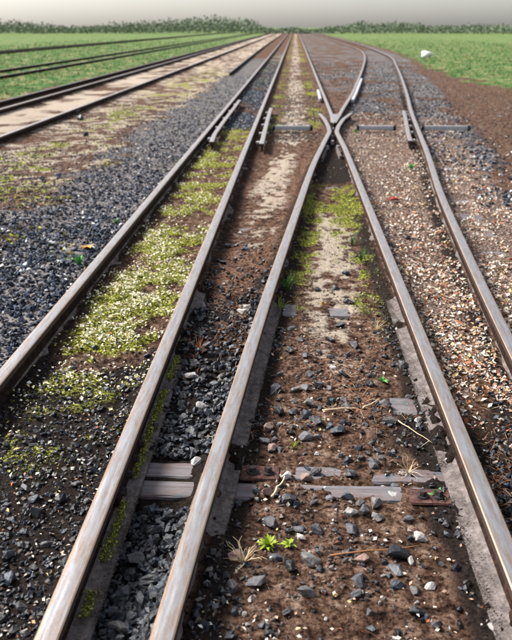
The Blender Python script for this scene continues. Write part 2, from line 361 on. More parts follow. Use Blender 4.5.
DIPS = [(P(a_, b_, -.155).x, P(a_, b_, -.155).y, c_, d_) for a_, b_, c_, d_ in ((404, 404, .07, .12), (215, 386, .06, .15), (290, 309, .05, .17), (243, 309, .045, .15), (341, 314, .07, .14), (204, 303, .06, .15), (240, 494, .05, .12), (322, 486, .07, .035), (350, 490, .08, .05), (386, 489, .05, .10), (375, 150, .42, .07), (240, 170, .15, .08))]
def ground_z(X, Y, r=None):
    X = np.asarray(X, float); Y = np.asarray(Y, float)
    r = r or regions(X, Y)
    a, b, c, d, e = XA(Y), XB(Y), XC(Y), XD(Y), XE(Y)
    near = 1-ss(30, 60, Y)
    z = -.160 + .012*r['n2']*near + .007*r['n3']*near + .02*r['n1']
    z = z + r['BC']*((1-ss(2.62, 2.72, Y))*(-.035) + .010*ss(2.95, 3.1, Y)) + r['AB']*(.012 + .018*r['moss'])
    z = z + (r['CD']*(1-ss(9, 9.5, Y))+r['DE']+r['BC']*ss(13, 14, Y))*.013 + r['n3']*.008*near + .006*r['DE'] + r['CD']*ss(9, 10, Y)*(1-ss(13, 14, Y))*(.018)
    z = z + r['L']*.02 + r['R']*.0
    # clear the joint sleeper, bury or bare the rail feet
    z = np.where((np.abs(Y-2.83) < .165) & (X > b) & (X < c-.02), np.minimum(z, -.163), z)
    bz = np.full_like(z, -9.)
    def bury(xr, y0, y1, top, side=0, wd=.13):
        q = X-xr; q = q*side if side else np.abs(q)
        return np.where((q > -.02), np.exp(-np.clip(np.abs(q)-.05, 0, 9)**2/(wd*.5)**2), 0)*ss(y0-.08, y0+.08, Y+.1*r['n2'])*(1-ss(y1-.1, y1+.1, Y)), top
    for xr, y0, y1, side in ((b, 4.1, 400, 1), (b, -5, 400, -1), (c, 5.0, 400, 1), (c, -5, 2.45, 1), (c, -5, 400, -1), (d, -5, 400, 1), (d, 5.1, 400, -1), (d, 3.3, 3.52, -1), (b, 3.98, 4.3, 1), (a, -5, 400, 0), (e, -5, 400, 0)):
        k, top = bury(xr, y0, y1, -.118, side); k = k*(.82+.4*r['n2'])
        z = z*(1-k)+np.maximum(z, top)*k
    for xr in XFAR:
        k = np.exp(-np.clip(np.abs(X-xr)-.03, 0, 9)**2/.1**2)*.9
        z = z*(1-k)+(-.1)*k
    for dx, dy, rx_, ry_ in DIPS:
        k = np.exp(-(np.abs((X-dx)/rx_)**6+np.abs((Y-dy)/ry_)**6)); z = z*(1-k)+np.minimum(z, -.176)*k
    # foot bared: push down beside
    for xr, y0, y1, side in ((b, -5, 4.1, 1), (c, 2.5, 5.0, 1), (d, -5, 5.1, -1)):
        q = (X-xr)*side; m = (q > -.01) & (q < .084+.03*r['n2']+.02*r['n3']) & (Y > y0) & (Y < y1-.05)
        z = np.where(m, np.minimum(z, -.150+.006*r['n3'])+.042*ss(.20, .42, fbm(X*11, Y*6, 77)+.25*r['n3']), z)
    far = ss(120, 400, Y)
    return z*(1-far) + far*(-.15)
def axis(segs):
    out = [segs[0][0]]
    for a, b, st in segs:
        x = out[-1]
        while x < b: x += st(x) if callable(st) else st; out.append(x)
    return np.array(out)
ys = axis([(-3, .9, .15), (.9, 3, .018), (3, 2500, lambda y: .0075*y)])
xp = axis([(1.9, 3, .05), (3, 2500, lambda x: .035*x)])
xs = np.concatenate([-xp[::-1], np.arange(-1.88, 1.89, .022), xp])
GX, GY = np.meshgrid(xs, ys); RG = regions(GX, GY); GZ = ground_z(GX, GY, RG)
ny, nx = GX.shape
idx = np.arange(ny*nx).reshape(ny, nx)
Fq = np.stack([idx[:-1, :-1], idx[:-1, 1:], idx[1:, 1:], idx[1:, :-1]], -1).reshape(-1, 4)

def ground_mat():
    m, t, n, l, b = nodes('ground_soil')
    g = n.new('ShaderNodeNewGeometry'); p = g.outputs['Position']
    A = n.new('ShaderNodeAttribute'); A.attribute_name = 'mA'; B = n.new('ShaderNodeAttribute'); B.attribute_name = 'mB'
    sa = n.new('ShaderNodeSeparateColor'); l.new(A.outputs['Color'], sa.inputs[0]); sb = n.new('ShaderNodeSeparateColor'); l.new(B.outputs['Color'], sb.inputs[0])
    nf = noise(t, 60, 6, .7, p); nm = noise(t, 14, 6, .65, p); nc = noise(t, 2.3, 5, .6, p); nv = noise(t, 55, 2, .5, p, 'ShaderNodeTexVoronoi'); nx_ = noise(t, 220, 3, .7, p)
    def brk(f, k=.9):   # roughen a mask with fine noise
        return ramp(t, math_(t, 'ADD', math_(t, 'ADD', math_(t, 'MULTIPLY', math_(t, 'SUBTRACT', nm.outputs[0], .5), k*1.3), math_(t, 'MULTIPLY', math_(t, 'SUBTRACT', nf.outputs[0], .5), k*1.3)), f), [(.35, (0, 0, 0)), (.65, (1, 1, 1))])
    c = ramp(t, nm.outputs[0], [(.34, (.03, .018, .014)), (.46, (.13, .075, .05)), (.56, (.24, .145, .1)), (.7, (.46, .34, .26))])
    c = mix(t, ramp(t, nf.outputs[0], [(.40, (0, 0, 0)), (.56, (1, 1, 1))]), mix(t, 1.0, c, (.2, .17, .17), 'MULTIPLY'), c)
    c = mix(t, brk(sb.outputs[1]), c, ramp(t, nf.outputs[0], [(.38, (.03, .016, .012)), (.52, (.17, .09, .06)), (.64, (.42, .28, .2))]))
    c = mix(t, brk(sa.outputs[1], .7), c, ramp(t, nf.outputs[0], [(.3, (.22, .16, .11)), (.48, (.42, .34, .26)), (.65, (.6, .52, .44))]))
    c = mix(t, brk(sa.outputs[2], .6), c, ramp(t, nv.outputs['Color'], [(.1, (.005, .005, .008)), (.55, (.012, .014, .022)), (.75, (.03, .034, .05)), (.9, (.10, .09, .09)), (1, (.3, .27, .25))]))
    lit = ramp(t, nf.outputs[0], [(.43, (.02, .012, .01)), (.5, (.12, .075, .055)), (.57, (.42, .31, .25)), (.66, (.78, .68, .58))])
    c = mix(t, brk(A.outputs['Alpha'], .6), c, lit)
    c = mix(t, brk(sb.outputs[0], .5), c, ramp(t, nf.outputs[0], [(.35, (.010, .008, .008)), (.6, (.04, .03, .025)), (.75, (.09, .07, .06))]))
    mo = ramp(t, nf.outputs[0], [(.4, (.012, .01, .006)), (.49, (.12, .12, .02)), (.56, (.4, .42, .06)), (.66, (.75, .72, .25))])
    c = mix(t, brk(sa.outputs[0], .8), c, mo)
    gr = ramp(t, nc.outputs[0], [(.35, (.03, .10, .03)), (.5, (.085, .17, .05)), (.56, (.2, .21, .09)), (.64, (.34, .27, .16))])
    c = mix(t, brk(sb.outputs[2], .5), c, gr)
    l.new(c, b.inputs['Base Color']); b.inputs['Roughness'].default_value = 1; b.inputs['Specular IOR Level'].default_value = .04
    h = math_(t, 'ADD', math_(t, 'MULTIPLY', nm.outputs[0], 1.2), math_(t, 'ADD', nf.outputs[0], math_(t, 'MULTIPLY', nx_.outputs[0], .35)))
    bump(t, b, h, 1.0, .02); return m
M_ground = ground_mat()
ground = mesh_np('ground', np.stack([GX, GY, GZ], -1).reshape(-1, 3), Fq, M_ground, smooth=True); tag(ground, kind='structure')
def put_attr(nm, chans):
    a = ground.data.color_attributes.new(nm, 'FLOAT_COLOR', 'POINT')
    a.data.foreach_set('color', np.stack([ch.ravel() for ch in chans], -1).astype(np.float32).ravel())
put_attr('mA', [RG['moss'], RG['sand'], RG['gravel'], RG['litter']])
put_attr('mB', [RG['dark'], RG['red'], RG['grass'], RG['grass']])

# ------------------------------------------------------------------ rails
def step(y): return .12 if y < 16 else max(.5, .03*y)
def straight(fn, y0, y1): 
    yy = axis([(y0, y1, step)]); yy[-1] = y1; return np.c_[fn(yy), yy]
rail(straight(XA, -1.0, 300), 'leftmost of the long near rails, between the blue gravel and the mossy strip')
rail(straight(XB, -1.0, 300), 'long rail right of the mossy strip, running from bottom left into the distance')
# middle rails end in wing rails at the crossing
def px_path(pts): return np.array([tuple(P(*p)[:2]) for p in pts])
cpath = np.r_[straight(XC, -1.0, P(319, 150).y), px_path([(325.5, 139), (329.6, 131.5), (328.4, 126), (325, 119.5), (320, 113.5)])]
dpath = np.r_[straight(XD, -1.0, P(345, 148).y), px_path([(341, 140), (336.6, 131.5), (338.2, 126), (343, 119), (351, 113)])]
cp = smooth_path(resample(cpath, .1), 2); dp = smooth_path(resample(dpath, .1), 2)
rail(cp, 'middle rail in the foreground, rising from the bottom to the left wing of the crossing')
rail(dp, 'rail right of the dirt path, running up to the right wing of the crossing')
rail(straight(XE, -1.0, 300), 'outermost right rail, curving away past the check rail at the right edge')
# V of the crossing
nose = P(333.6, 122.5)
vD = np.r_[[(nose.x-.012, nose.y)], straight(XD, nose.y+1.2, 300)]
vC = np.r_[[(nose.x+.014, nose.y)], [(XC(nose.y+1.2+k*.5), nose.y+1.2+k*.5) for k in range(3)], straight(XC, nose.y+2.8, 300)]
rail(resample(vD, step), 'rail behind the crossing point that runs away on the left, straight towards the horizon')
rail(resample(vC, step), 'rail behind the crossing point that runs away on the right and then bends left')

# cast nose filling the tip of the V
pts_ = [P(333.4, 123.5), P(331.0, 117.5), P(330.0, 114), P(338.2, 114), P(337.0, 117)]
bm = bmesh.new(); tp = [bm.verts.new((p.x-pts_[0].x, p.y-pts_[0].y, .0025)) for p in pts_]; bt = [bm.verts.new((v.co.x*1.05, v.co.y, -.1)) for v in tp]
bm.faces.new(tp); bm.faces.new(bt[::-1])
for k in range(5): bm.faces.new((tp[k], bt[k], bt[(k+1) % 5], tp[(k+1) % 5]))
bmesh.ops.recalc_face_normals(bm, faces=bm.faces[:]); bmesh.ops.bevel(bm, geom=[e for e in bm.edges if e.verts[0] in tp and e.verts[1] in tp], offset=.006, segments=1, affect='EDGES')
o = obj_bm('crossing_nose', bm, M_head); o.location = (pts_[0].x, pts_[0].y, 0); tag(o, 'worn steel wedge that fills the point where the two far rails meet', 'crossing nose')
def check_rail(pts, label, side, nb=5):
    pth = px_path(pts); pth = smooth_path(resample(pth, .1), 4)
    r = rail(pth, label, cat='check rail', name='check_rail', foot=False, zoff=.004)
    base = pth[0]
    for k in range(nb):                                  # spacer blocks with a bolt to the running rail
        i = int((k+.5)/nb*(len(pth)-1)); q = pth[i]-base
        bm = bmesh.new(); box_bm(bm, q[0]+(.034 if side > 0 else -.10), q[0]+(.10 if side > 0 else -.034), q[1]-.05, q[1]+.05, -.075, -.035, .006)
        o = obj_bm('spacer_block', bm, M_rod, r)
        bm = bmesh.new(); bmesh.ops.create_cone(bm, cap_ends=True, segments=6, radius1=.02, radius2=.02, depth=.03)
        bmesh.ops.translate(bm, verts=bm.verts, vec=(q[0]-side*.03-side*.016, q[1], -.055+.012)); obj_bm('bolt', bm, M_rod, o)
check_rail([(211.5, 142), (214.5, 134), (223, 122), (234.5, 107), (239.5, 100)], 'short check rail close to the left straight rail, beside the moss patch', -1)
check_rail([(261.5, 144), (263, 138), (268, 118), (271, 108)], 'short check rail right of the second rail, level with the crossing', -1)
check_rail([(403.5, 110.5), (405, 116), (408.5, 135), (410.5, 141)], 'short pale check rail left of the outermost right rail', 1)
def bar(pts, label, name, cat, wd=.03, zt=-.01, zb=-.08, mat=M_rod):
    pth = resample(px_path(pts), .2); root = sweep(name, [(-wd, zb), (-wd, zt-.004), (-wd+.004, zt), (wd-.004, zt), (wd, zt-.004), (wd, zb)], pth, mat, None); tag(root, label, cat); return root
bar([(352.5, 99), (356, 92), (361.5, 78)], 'straight steel side bar along the right leg of the crossing', 'side_bar', 'steel bar', .035)
bar([(320.5, 98), (318, 89)], 'short steel side bar along the left leg of the crossing', 'side_bar', 'steel bar', .03)
bar([(322, 153), (326, 144)], 'left of the two small filler bars in the dark wedge before the crossing', 'filler_bar', 'steel bar', .018, -.07, -.14, M_foot)
bar([(341, 151), (337.5, 143)], 'right of the two small filler bars in the dark wedge before the crossing', 'filler_bar', 'steel bar', .018, -.07, -.14, M_foot)
# crossing base plate with bolts
bm = bmesh.new(); cpos = P(332.5, 132, -.15); box_bm(bm, -.2, .2, -1.0, .6, -.008, .004, .003)
fr = obj_bm('crossing_plate', bm, M_plate); fr.location = (cpos.x, cpos.y+.1, -.112); tag(fr, 'rusty steel plate under the crossing where the two middle rails meet', 'steel plate')
for (bx, by) in ((332.5, 136), (332.5, 141), (327, 146), (338, 146), (333, 128.5)):
    q = P(bx, by, -.06); bm = bmesh.new(); bmesh.ops.create_cone(bm, cap_ends=True, segments=6, radius1=.032, radius2=.028, depth=.06)
    o = obj_bm('bolt', bm, M_rod, fr); o.location = (q.x-fr.location.x, q.y-fr.location.y, .03)

# cross rod level with the crossing
def rod(x0, x1, py, label):
    a = P(x0, py, -.04); b = P(x1, py, -.04); L_ = b.x-a.x
    root = empty('steel_rod', (a.x, a.y, -.05)); tag(root, label, 'steel rod')
    bm = bmesh.new(); box_bm(bm, 0, L_, -.035, .035, -.05, .03, .012); obj_bm('rod_body', bm, M_rod, root)
    for xx in (.03, L_-.03):
        bm = bmesh.new(); bmesh.ops.create_cone(bm, cap_ends=True, segments=10, radius1=.05, radius2=.05, depth=.05)
        bmesh.ops.rotate(bm, verts=bm.verts, cent=(0, 0, 0), matrix=Matrix.Rotation(math.pi/2, 3, 'Y')); bmesh.ops.translate(bm, verts=bm.verts, vec=(xx, 0, -.01))
        obj_bm('rod_collar', bm, M_bolt, root)
rod(272, 313, 126.6, 'grey steel rod crossing the left track level with the crossing')
rod(356, 396, 126.6, 'grey steel rod crossing the right track between the crossing and the check rail')
rod(421, 470, 126.6, 'grey steel rod end sticking out right of the outermost rail')

# rails of the tracks further left
names = ['rail of the far left track nearest the camera, edging the sandy strip', 'light topped middle rail of the far left track', 'dark outer rail of the far left track next to the grass',
         'nearer rail in the grass beyond the far left track', 'farther rail in the grass beyond the far left track', 'nearer rail of the most distant track at the top left', 'farther rail of the most distant track at the top left']
for k, x in enumerate(XFAR):
    fn = (lambda y, x=x: x + 0*np.asarray(y)) if k != 2 else (lambda y: -6.95 + .0*np.asarray(y))
    rail(straight(fn, 4.0, 300), names[k], head=M_head if k in (0, 1) else M_dull, footmat=M_web)
f5 = np.c_[np.array([-2.45, -2.5, -2.62, -2.7, -2.7]), np.array([31.5, 40, 60, 90, 300])]
rail(resample(f5, step), 'dark rail starting in the gravel between the far left track and the leftmost near rail', head=M_dull, footmat=M_web)

# ------------------------------------------------------------------ sleepers with plates and bolts
ORD = ['first','second','third','fourth','fifth','sixth','seventh','eighth','ninth','tenth','eleventh','twelfth','thirteenth','fourteenth','fifteenth','sixteenth','seventeenth','eighteenth','nineteenth','twentieth',
 'twenty-first','twenty-second','twenty-third','twenty-fourth','twenty-fifth','twenty-sixth','twenty-seventh','twenty-eighth','twenty-ninth','thirtieth','thirty-first','thirty-second','thirty-third','thirty-fourth','thirty-fifth','thirty-sixth','thirty-seventh','thirty-eighth','thirty-ninth','fortieth','forty-first','forty-second','forty-third','forty-fourth']
def timber(w_, hw):
    """weathered timber, split and uneven along its length"""
    n = 26; bm = bmesh.new(); rows = []
    for i in range(n+1):
        x = w_*i/n; j = lambda a: random.uniform(-a, a)
        rows.append([bm.verts.new(p) for p in ((x, -hw+j(.003), -.12), (x, -hw+j(.003), -.010), (x, -hw+.008+j(.002), -.001+j(.002)), (x, -hw*.3+j(.004), .0004+j(.0006)), (x, -hw*.22, -.0004+j(.0006)), (x, hw*.35+j(.004), .0002+j(.0008)), (x, hw-.008+j(.002), -.001+j(.002)), (x, hw+j(.003), -.010), (x, hw+j(.003), -.12))])
    for a, b in zip(rows, rows[1:]):
        for k in range(8): bm.faces.new((a[k], a[k+1], b[k+1], b[k]))
    bm.faces.new(rows[0]); bm.faces.new(rows[-1][::-1]); bmesh.ops.recalc_face_normals(bm, faces=bm.faces[:]); return bm
for i, y in enumerate(SLP):
    x0 = float(XA(y))-.35 if i > 1 else float(XB(y))-.28; x1 = (float(XE(y))+.4) if 2 < i < 34 else float(XD(y))+.5
    hw = slp_half(i)
    root = empty('sleeper', (x0, y, ST-(.008 if i > 1 else 0))); root.rotation_euler[2] = random.uniform(-.004, .004)
    if i == 0: lb = 'front timber of the double sleeper in the foreground, bare between the two nearest rails'
    elif i == 1: lb = 'rear timber of the double sleeper in the foreground, bare between the two nearest rails'
    else: lb = 'weathered timber sleeper half buried in dirt, %s one away behind the double sleeper' % ORD[i-2]
    tag(root, lb, 'sleeper', 'sleepers under the rails')
    obj_bm('timber', timber(x1-x0, hw), M_wood, root)
    if i < 2:
        for xr, sd_ in ((float(XC(y)), 1), (float(XD(y)), -1)):
            if abs(float(XC(y))-float(XD(y))) < .5: continue
            if (i == 1) != (sd_ == 1): continue
            px_ = xr+sd_*.165-x0; yy = -.03 if i == 1 else -.035
            bm = bmesh.new(); box_bm(bm, px_-.085, px_+.085, yy-.055, yy+.055, .0035, .015, .004)
            pl = obj_bm('base_plate', bm, M_plate, root)
            for bx in (-.03, .035):
                bm = bmesh.new(); bmesh.ops.create_cone(bm, cap_ends=True, segments=16, radius1=.027, radius2=.024, depth=.008)
                bmesh.ops.translate(bm, verts=bm.verts, vec=(px_+bx, yy-.004, .019))
                r2 = bmesh.ops.create_cone(bm, cap_ends=True, segments=6 if bx < 0 else 4, radius1=.017, radius2=.015, depth=.022)
                bmesh.ops.translate(bm, verts=r2['verts'], vec=(px_+bx, yy-.004, .033)); obj_bm('bolt', bm, M_bolt, pl)
# fishplate on the second rail at the double sleeper
def fish(fn, y, side, label, ln=.5):
    x = float(fn(y)); x2 = float(fn(y+ln))
    root = empty('fishplate', (x, y, 0), -math.atan2(x2-x, ln)); tag(root, label, 'fishplate')
    bm = bmesh.new(); box_bm(bm, *sorted((side*.0095, side*.030)), 0, ln, -.118, -.046, .005); obj_bm('plate_bar', bm, M_web, root)
    for k in range(4):
        bm = bmesh.new(); bmesh.ops.create_cone(bm, cap_ends=True, segments=6, radius1=.017, radius2=.017, depth=.02)
        bmesh.ops.rotate(bm, verts=bm.verts, cent=(0, 0, 0), matrix=Matrix.Rotation(math.pi/2, 3, 'Y')); bmesh.ops.translate(bm, verts=bm.verts, vec=(side*.040, ln*(.12+.253*k), -.082)); obj_bm('bolt', bm, M_bolt, root)
fish(XB, 2.55, 1, 'rusty bolted fishplate on the rail above the double sleeper')

# ------------------------------------------------------------------ scattering
def rock_variant(npt, seed, flat=.7, sub=False):
    r = np.random.default_rng(seed); p = r.normal(size=(npt, 3)); p /= np.linalg.norm(p, axis=1)[:, None]; p *= r.uniform(.75, 1.1, (npt, 1))
    p *= np.array([1, r.uniform(.6, .9), r.uniform(.45, flat+.1)])
    bm = bmesh.new(); [bm.verts.new(v) for v in p]
    res = bmesh.ops.convex_hull(bm, input=bm.verts[:])
    bmesh.ops.delete(bm, geom=list({g for g in res['geom_interior']+res['geom_unused'] if isinstance(g, bmesh.types.BMVert)}), context='VERTS')
    if sub:
        bmesh.ops.dissolve_limit(bm, angle_limit=.35, verts=bm.verts[:], edges=bm.edges[:])
        bmesh.ops.bevel(bm, geom=bm.edges[:], offset=.045, segments=1, affect='EDGES')
        bmesh.ops.recalc_face_normals(bm, faces=bm.faces[:])
        bmesh.ops.triangulate(bm, faces=bm.faces[:])
        bmesh.ops.subdivide_edges(bm, edges=[e for e in bm.edges if e.calc_length() > .5], cuts=1)
        for v in bm.verts: v.co += Vector(r.normal(size=3)*.018)
    bmesh.ops.recalc_face_normals(bm, faces=bm.faces[:]); bmesh.ops.triangulate(bm, faces=bm.faces[:])
    bm.verts.index_update()
    V = np.array([v.co[:] for v in bm.verts]); Fc = np.array([[v.index for v in f.verts] for f in bm.faces]); bm.free(); return V, Fc
def scatter(name, variants, pts, scl, mat, parent, tilt=.3, label=None, up=False):
    """one joined mesh of many small pieces; returns the object"""
    pts = np.asarray(pts); n = len(pts); vi = rng.integers(0, len(variants), n); scl = np.asarray(scl)
    if scl.ndim == 1: scl = np.repeat(scl[:, None], 3, 1)
    VV, FF, off = [], [], 0
    for k, (V, Fc) in enumerate(variants):
        s = np.where(vi == k)[0]
        if not len(s): continue
        m = len(s); yaw = rng.uniform(0, 2*np.pi, m); ta = rng.normal(0, tilt, m); tb = rng.normal(0, tilt, m)
        cy, sy = np.cos(yaw), np.sin(yaw); ca, sa = np.cos(ta), np.sin(ta); cb, sb = np.cos(tb), np.sin(tb)
        v = V[None]*scl[s][:, None, :]
        x, y, z = v[..., 0], v[..., 1], v[..., 2]
        y, z = y*ca[:, None]-z*sa[:, None], y*sa[:, None]+z*ca[:, None]
        x, z = x*cb[:, None]+z*sb[:, None], -x*sb[:, None]+z*cb[:, None]
        x, y = x*cy[:, None]-y*sy[:, None], x*sy[:, None]+y*cy[:, None]
        v = np.stack([x, y, z], -1)+pts[s][:, None, :]
        VV.append(v.reshape(-1, 3)); FF.append((Fc[None]+(np.arange(m)*len(V))[:, None, None]+off).reshape(-1, Fc.shape[1])); off += m*len(V)
    o = mesh_np(name, np.concatenate(VV), np.concatenate(FF), mat, parent); tag(o, label, kind='stuff'); return o
def sample(n, x0, x1, y0, y1, dens, power=1.0):
    """candidates spread evenly in the picture (denser near the camera), kept by density"""
    u = rng.random(n); Y = 1/((1-u)/y0**power + u/y1**power)**(1/power)
    X = rng.uniform(x0, x1, n)
    r = regions(X, Y); k = rng.random(n) < dens(X, Y, r)
    X, Y = X[k], Y[k]
    ra = np.stack([XA(Y), XB(Y), XC(Y), XD(Y), XE(Y)]); clear = (np.abs(X[None]-ra).min(0) > .045)
    X, Y = X[clear], Y[clear]
    return X, Y, ground_z(X, Y)
SMALL = [rock_variant(9, 100+k) for k in range(10)]; MED = [rock_variant(13, 200+k, .8) for k in range(10)]
BIG = [rock_variant(15, 300+k, .75, True) for k in range(16)]
# blue gravel left of the left rail
X, Y, Z = sample(80000, -4.6, -1.42, 2.0, 32, lambda X, Y, r: r['gravel']*r['L']*(.35+.7*(r['n2'] > -.12)))
s = rng.uniform(.009, .034, len(X))*rng.uniform(.7, 1.1, len(X)); scatter('gravel', SMALL, np.c_[X, Y, Z+s*.25], s, M_blue, ground, .6)
# right hand gravel, far
X, Y, Z = sample(26000, .7, 8.5, 8, 45, lambda X, Y, r: r['gravel']*(1-r['L']), 1.0)
s = rng.uniform(.014, .04, len(X)); scatter('gravel', SMALL, np.c_[X, Y, Z+s*.25], s, M_blue, ground, .6)
# dark ballast between the two nearest rails
X, Y, Z = sample(16000, -.75, .45, 1.3, 6.6, lambda X, Y, r: r['BC']*(1-.75*ss(4.9, 6.2, Y))*np.where((Y > 2.66)&(Y < 3.0), .0, 1))
s = rng.uniform(.007, .027, len(X)); scatter('ballast', MED, np.c_[X, Y, Z+s*.35], s, M_dark, ground, .6)
# small stones left of the second rail in the foreground
X, Y, Z = sample(26000, -1.9, -.6, 1.3, 4.6, lambda X, Y, r: (r['AB']*.34+r['L']*.34)*(1-ss(3.2, 4.4, Y)))
s = rng.uniform(.005, .018, len(X))*rng.uniform(.6, 1.15, len(X)); scatter('small_stones', MED, np.c_[X, Y, Z+s*.2], s, M_dark, ground, .5)
# mixed pebbles over the middle dirt
X, Y, Z = sample(60000, -.4, 1.9, 1.4, 13, lambda X, Y, r: (r['CD']*(1-.8*r['sand'])+r['DE'])*np.clip(.32+.9*r['n2'], .05, 1))
k_ = rng.random(len(X)) < .35+.65*ss(2.8, 4.0, Y); X, Y, Z = X[k_], Y[k_], Z[k_]; s = rng.uniform(.003, .012, len(X))*(1+.5*rng.random(len(X))); scatter('pebbles', SMALL, np.c_[X, Y, Z+s*.2], s, M_peb, ground, .5)
X, Y, Z = sample(16000, -.4, 1.9, 1.4, 4.9, lambda X, Y, r: (r['CD']+r['DE'])*(.05+.07*ss(2.8, 3.4, Y)+.9*np.clip(r['dark']-.25, 0, 1))*np.clip(.6+1.4*r['n2'], .03, 1))
s = rng.uniform(.009, .022, len(X)); scatter('small_stones', MED, np.c_[X, Y, Z+s*.25], s, M_dark, ground, .5)
X, Y, Z = sample(30000, -1.4, 1.2, 1.4, 30, lambda X, Y, r: (r['BC']*ss(4.5, 5, Y)+r['AB']*.5)*.4)
s = rng.uniform(.004, .016, len(X)); scatter('pebbles', SMALL, np.c_[X, Y, Z+s*.2], s, M_peb, ground, .5)

LEAF = []
for k in range(6):
    a = random.uniform(.45, .9); b = random.uniform(.1, .5)
    LEAF.append((np.array([(-1, 0, 0), (0, -a, b), (1, 0, .1), (0, a, b*.6)]), np.array([(0, 1, 2), (0, 2, 3)])))
NEEDLE = [(np.array([(-1, -.03, 0), (-1, .03, 0), (0, .03, b), (0, -.03, b), (1, .0, b*.3)]), np.array([(0, 2, 1), (0, 3, 2), (3, 4, 2)])) for b in (.1, .25, .4)]
BLADE = []
for k in range(8):
    lean = random.uniform(.1, .7); w_ = random.uniform(.05, .1)
    BLADE.append((np.array([(-w_, 0, 0), (w_, 0, 0), (w_*.7+lean*.3, 0, .6), (-w_*.7+lean*.3, 0, .6), (lean, 0, 1)]), np.array([(0, 1, 2), (0, 2, 3), (3, 2, 4)])))
# pale litter right of the middle track
X, Y, Z = sample(110000, .4, 3.6, 3.2, 18, lambda X, Y, r: (r['DE']+r['R']*(1-ss(.3, 1.2, X-XE(Y))))*ss(3.3, 4.5, Y+r['n1'])*np.clip(.6+1.3*r['n2'], .1, 1)*(.8+.2*(Y > 7)))
s = rng.uniform(.004, .02, len(X))*rng.uniform(.6, 1.2, len(X)); scatter('leaf_litter', LEAF, np.c_[X, Y, Z+.006+rng.random(len(X))*.008], s, M_litter, ground, .5)
# pale flecks on the moss
X, Y, Z = sample(60000, -1.45, -.6, 2.6, 15, lambda X, Y, r: r['AB']*(.25+.45*r['moss'])*np.clip(.5+1.6*r['n2']+r['n3'], .03, 1)*(.05+.95*ss(3.2, 4.9, Y)))
s = rng.uniform(.003, .0125, len(X))*rng.uniform(.5, 1.4, len(X)); scatter('pale_flecks', LEAF, np.c_[X, Y, Z+.012+rng.random(len(X))*.01], s, M_fleck, ground, .5)
X, Y, Z = sample(14000, -1.4, 1.9, 1.6, 6, lambda X, Y, r: .22*(r['CD']*.6+r['AB']+r['DE']))
s = rng.uniform(.004, .011, len(X)); scatter('leaf_litter', LEAF, np.c_[X, Y, Z+.008+rng.random(len(X))*.006], s, M_litter, ground, .5)
# rust coloured needles and stalks
X, Y, Z = sample(60000, -.75, 1.6, 1.9, 14, lambda X, Y, r: (r['BC']*ss(3.2, 4.6, Y+r['n1'])*(1-.6*r['sand'])+.4*r['CD']*np.clip(.2+1.4*r['n1'], 0, 1)+.3*r['DE'])*np.clip(.45+1.5*r['n2'], 0, 1))
s = rng.uniform(.008, .04, len(X)); scatter('dry_needles', NEEDLE, np.c_[X, Y, Z+.006+rng.random(len(X))*.012], s, M_red, ground, .35)
X, Y, Z = sample(9000, -.75, 1.6, 1.6, 9, lambda X, Y, r: .22*(r['BC']+r['CD']+r['DE'])*(r['n1'] > -.05))
s = rng.uniform(.008, .035, len(X)); scatter('dry_straws', NEEDLE, np.c_[X, Y, Z+.01+rng.random(len(X))*.014], s, M_straw, ground, .35)
# moss tufts
X, Y, Z = sample(110000, -1.45, .75, 2.4, 18, lambda X, Y, r: r['moss'])
s = np.c_[rng.uniform(.004, .011, len(X)), rng.uniform(.004, .011, len(X)), rng.uniform(.008, .018, len(X))]; k_ = rng.random(len(X)) < np.where(X < float(XB(3)), .6, 1.0); X, Y, Z, s = X[k_], Y[k_], Z[k_], s[k_]; scatter('moss', BLADE[:4]+LEAF[:3], np.c_[X, Y, Z-.001], s, M_moss, ground, .5)
# moss in the gutter of the second rail
yy = rng.uniform(1.2, 4.3, 9000); kk = vnoise(yy*6, yy*0+3, 5) > .42; yy = yy[kk]; xx = XB(yy)+.045+rng.normal(0, .009, len(yy)); zz = -.124+rng.random(len(yy))*.012-.02*np.abs(xx-XB(yy)-.04)
s = rng.uniform(.003, .007, len(yy)); scatter('moss', LEAF+BLADE[:3], np.c_[xx, yy, zz], s, M_moss, ground, .8)
# loose green grass near rails
X, Y, Z = sample(42000, -.5, 1.7, 3.9, 9.5, lambda X, Y, r: r['CD']*np.clip(r['moss'], 0, 1)*np.clip(.2+1.5*r['n2'], 0, 1))
s = np.c_[rng.uniform(.012, .03, len(X)), rng.uniform(.01, .02, len(X)), rng.uniform(.012, .045, len(X))]; scatter('grass', BLADE, np.c_[X, Y, Z], s, M_grass, ground, .3)
# distant grass
X, Y, Z = sample(260000, -30, 24, 12, 170, lambda X, Y, r: r['grass']*(1-ss(60, 150, Y))*np.clip(.6+1.5*r['n1'], .1, 1), 1.0)
s = np.c_[rng.uniform(.05, .2, len(X)), rng.uniform(.05, .1, len(X)), rng.uniform(.03, .09, len(X))]*(.6+Y[:, None]/60); scatter('grass', BLADE, np.c_[X, Y, Z], s, M_grass, ground, .2)
# weeds along the sandy strip on the left
X, Y, Z = sample(30000, -5.2, -1.5, 6, 40, lambda X, Y, r: np.clip(.02+1.4*(r['n1']-.12), 0, .7)*(1-r['gravel']*.7))
s = np.c_[rng.uniform(.02, .05, len(X)), rng.uniform(.02, .04, len(X)), rng.uniform(.01, .04, len(X))]; scatter('low_weeds', BLADE+LEAF[:3], np.c_[X, Y, Z], s, M_moss, ground, .4)

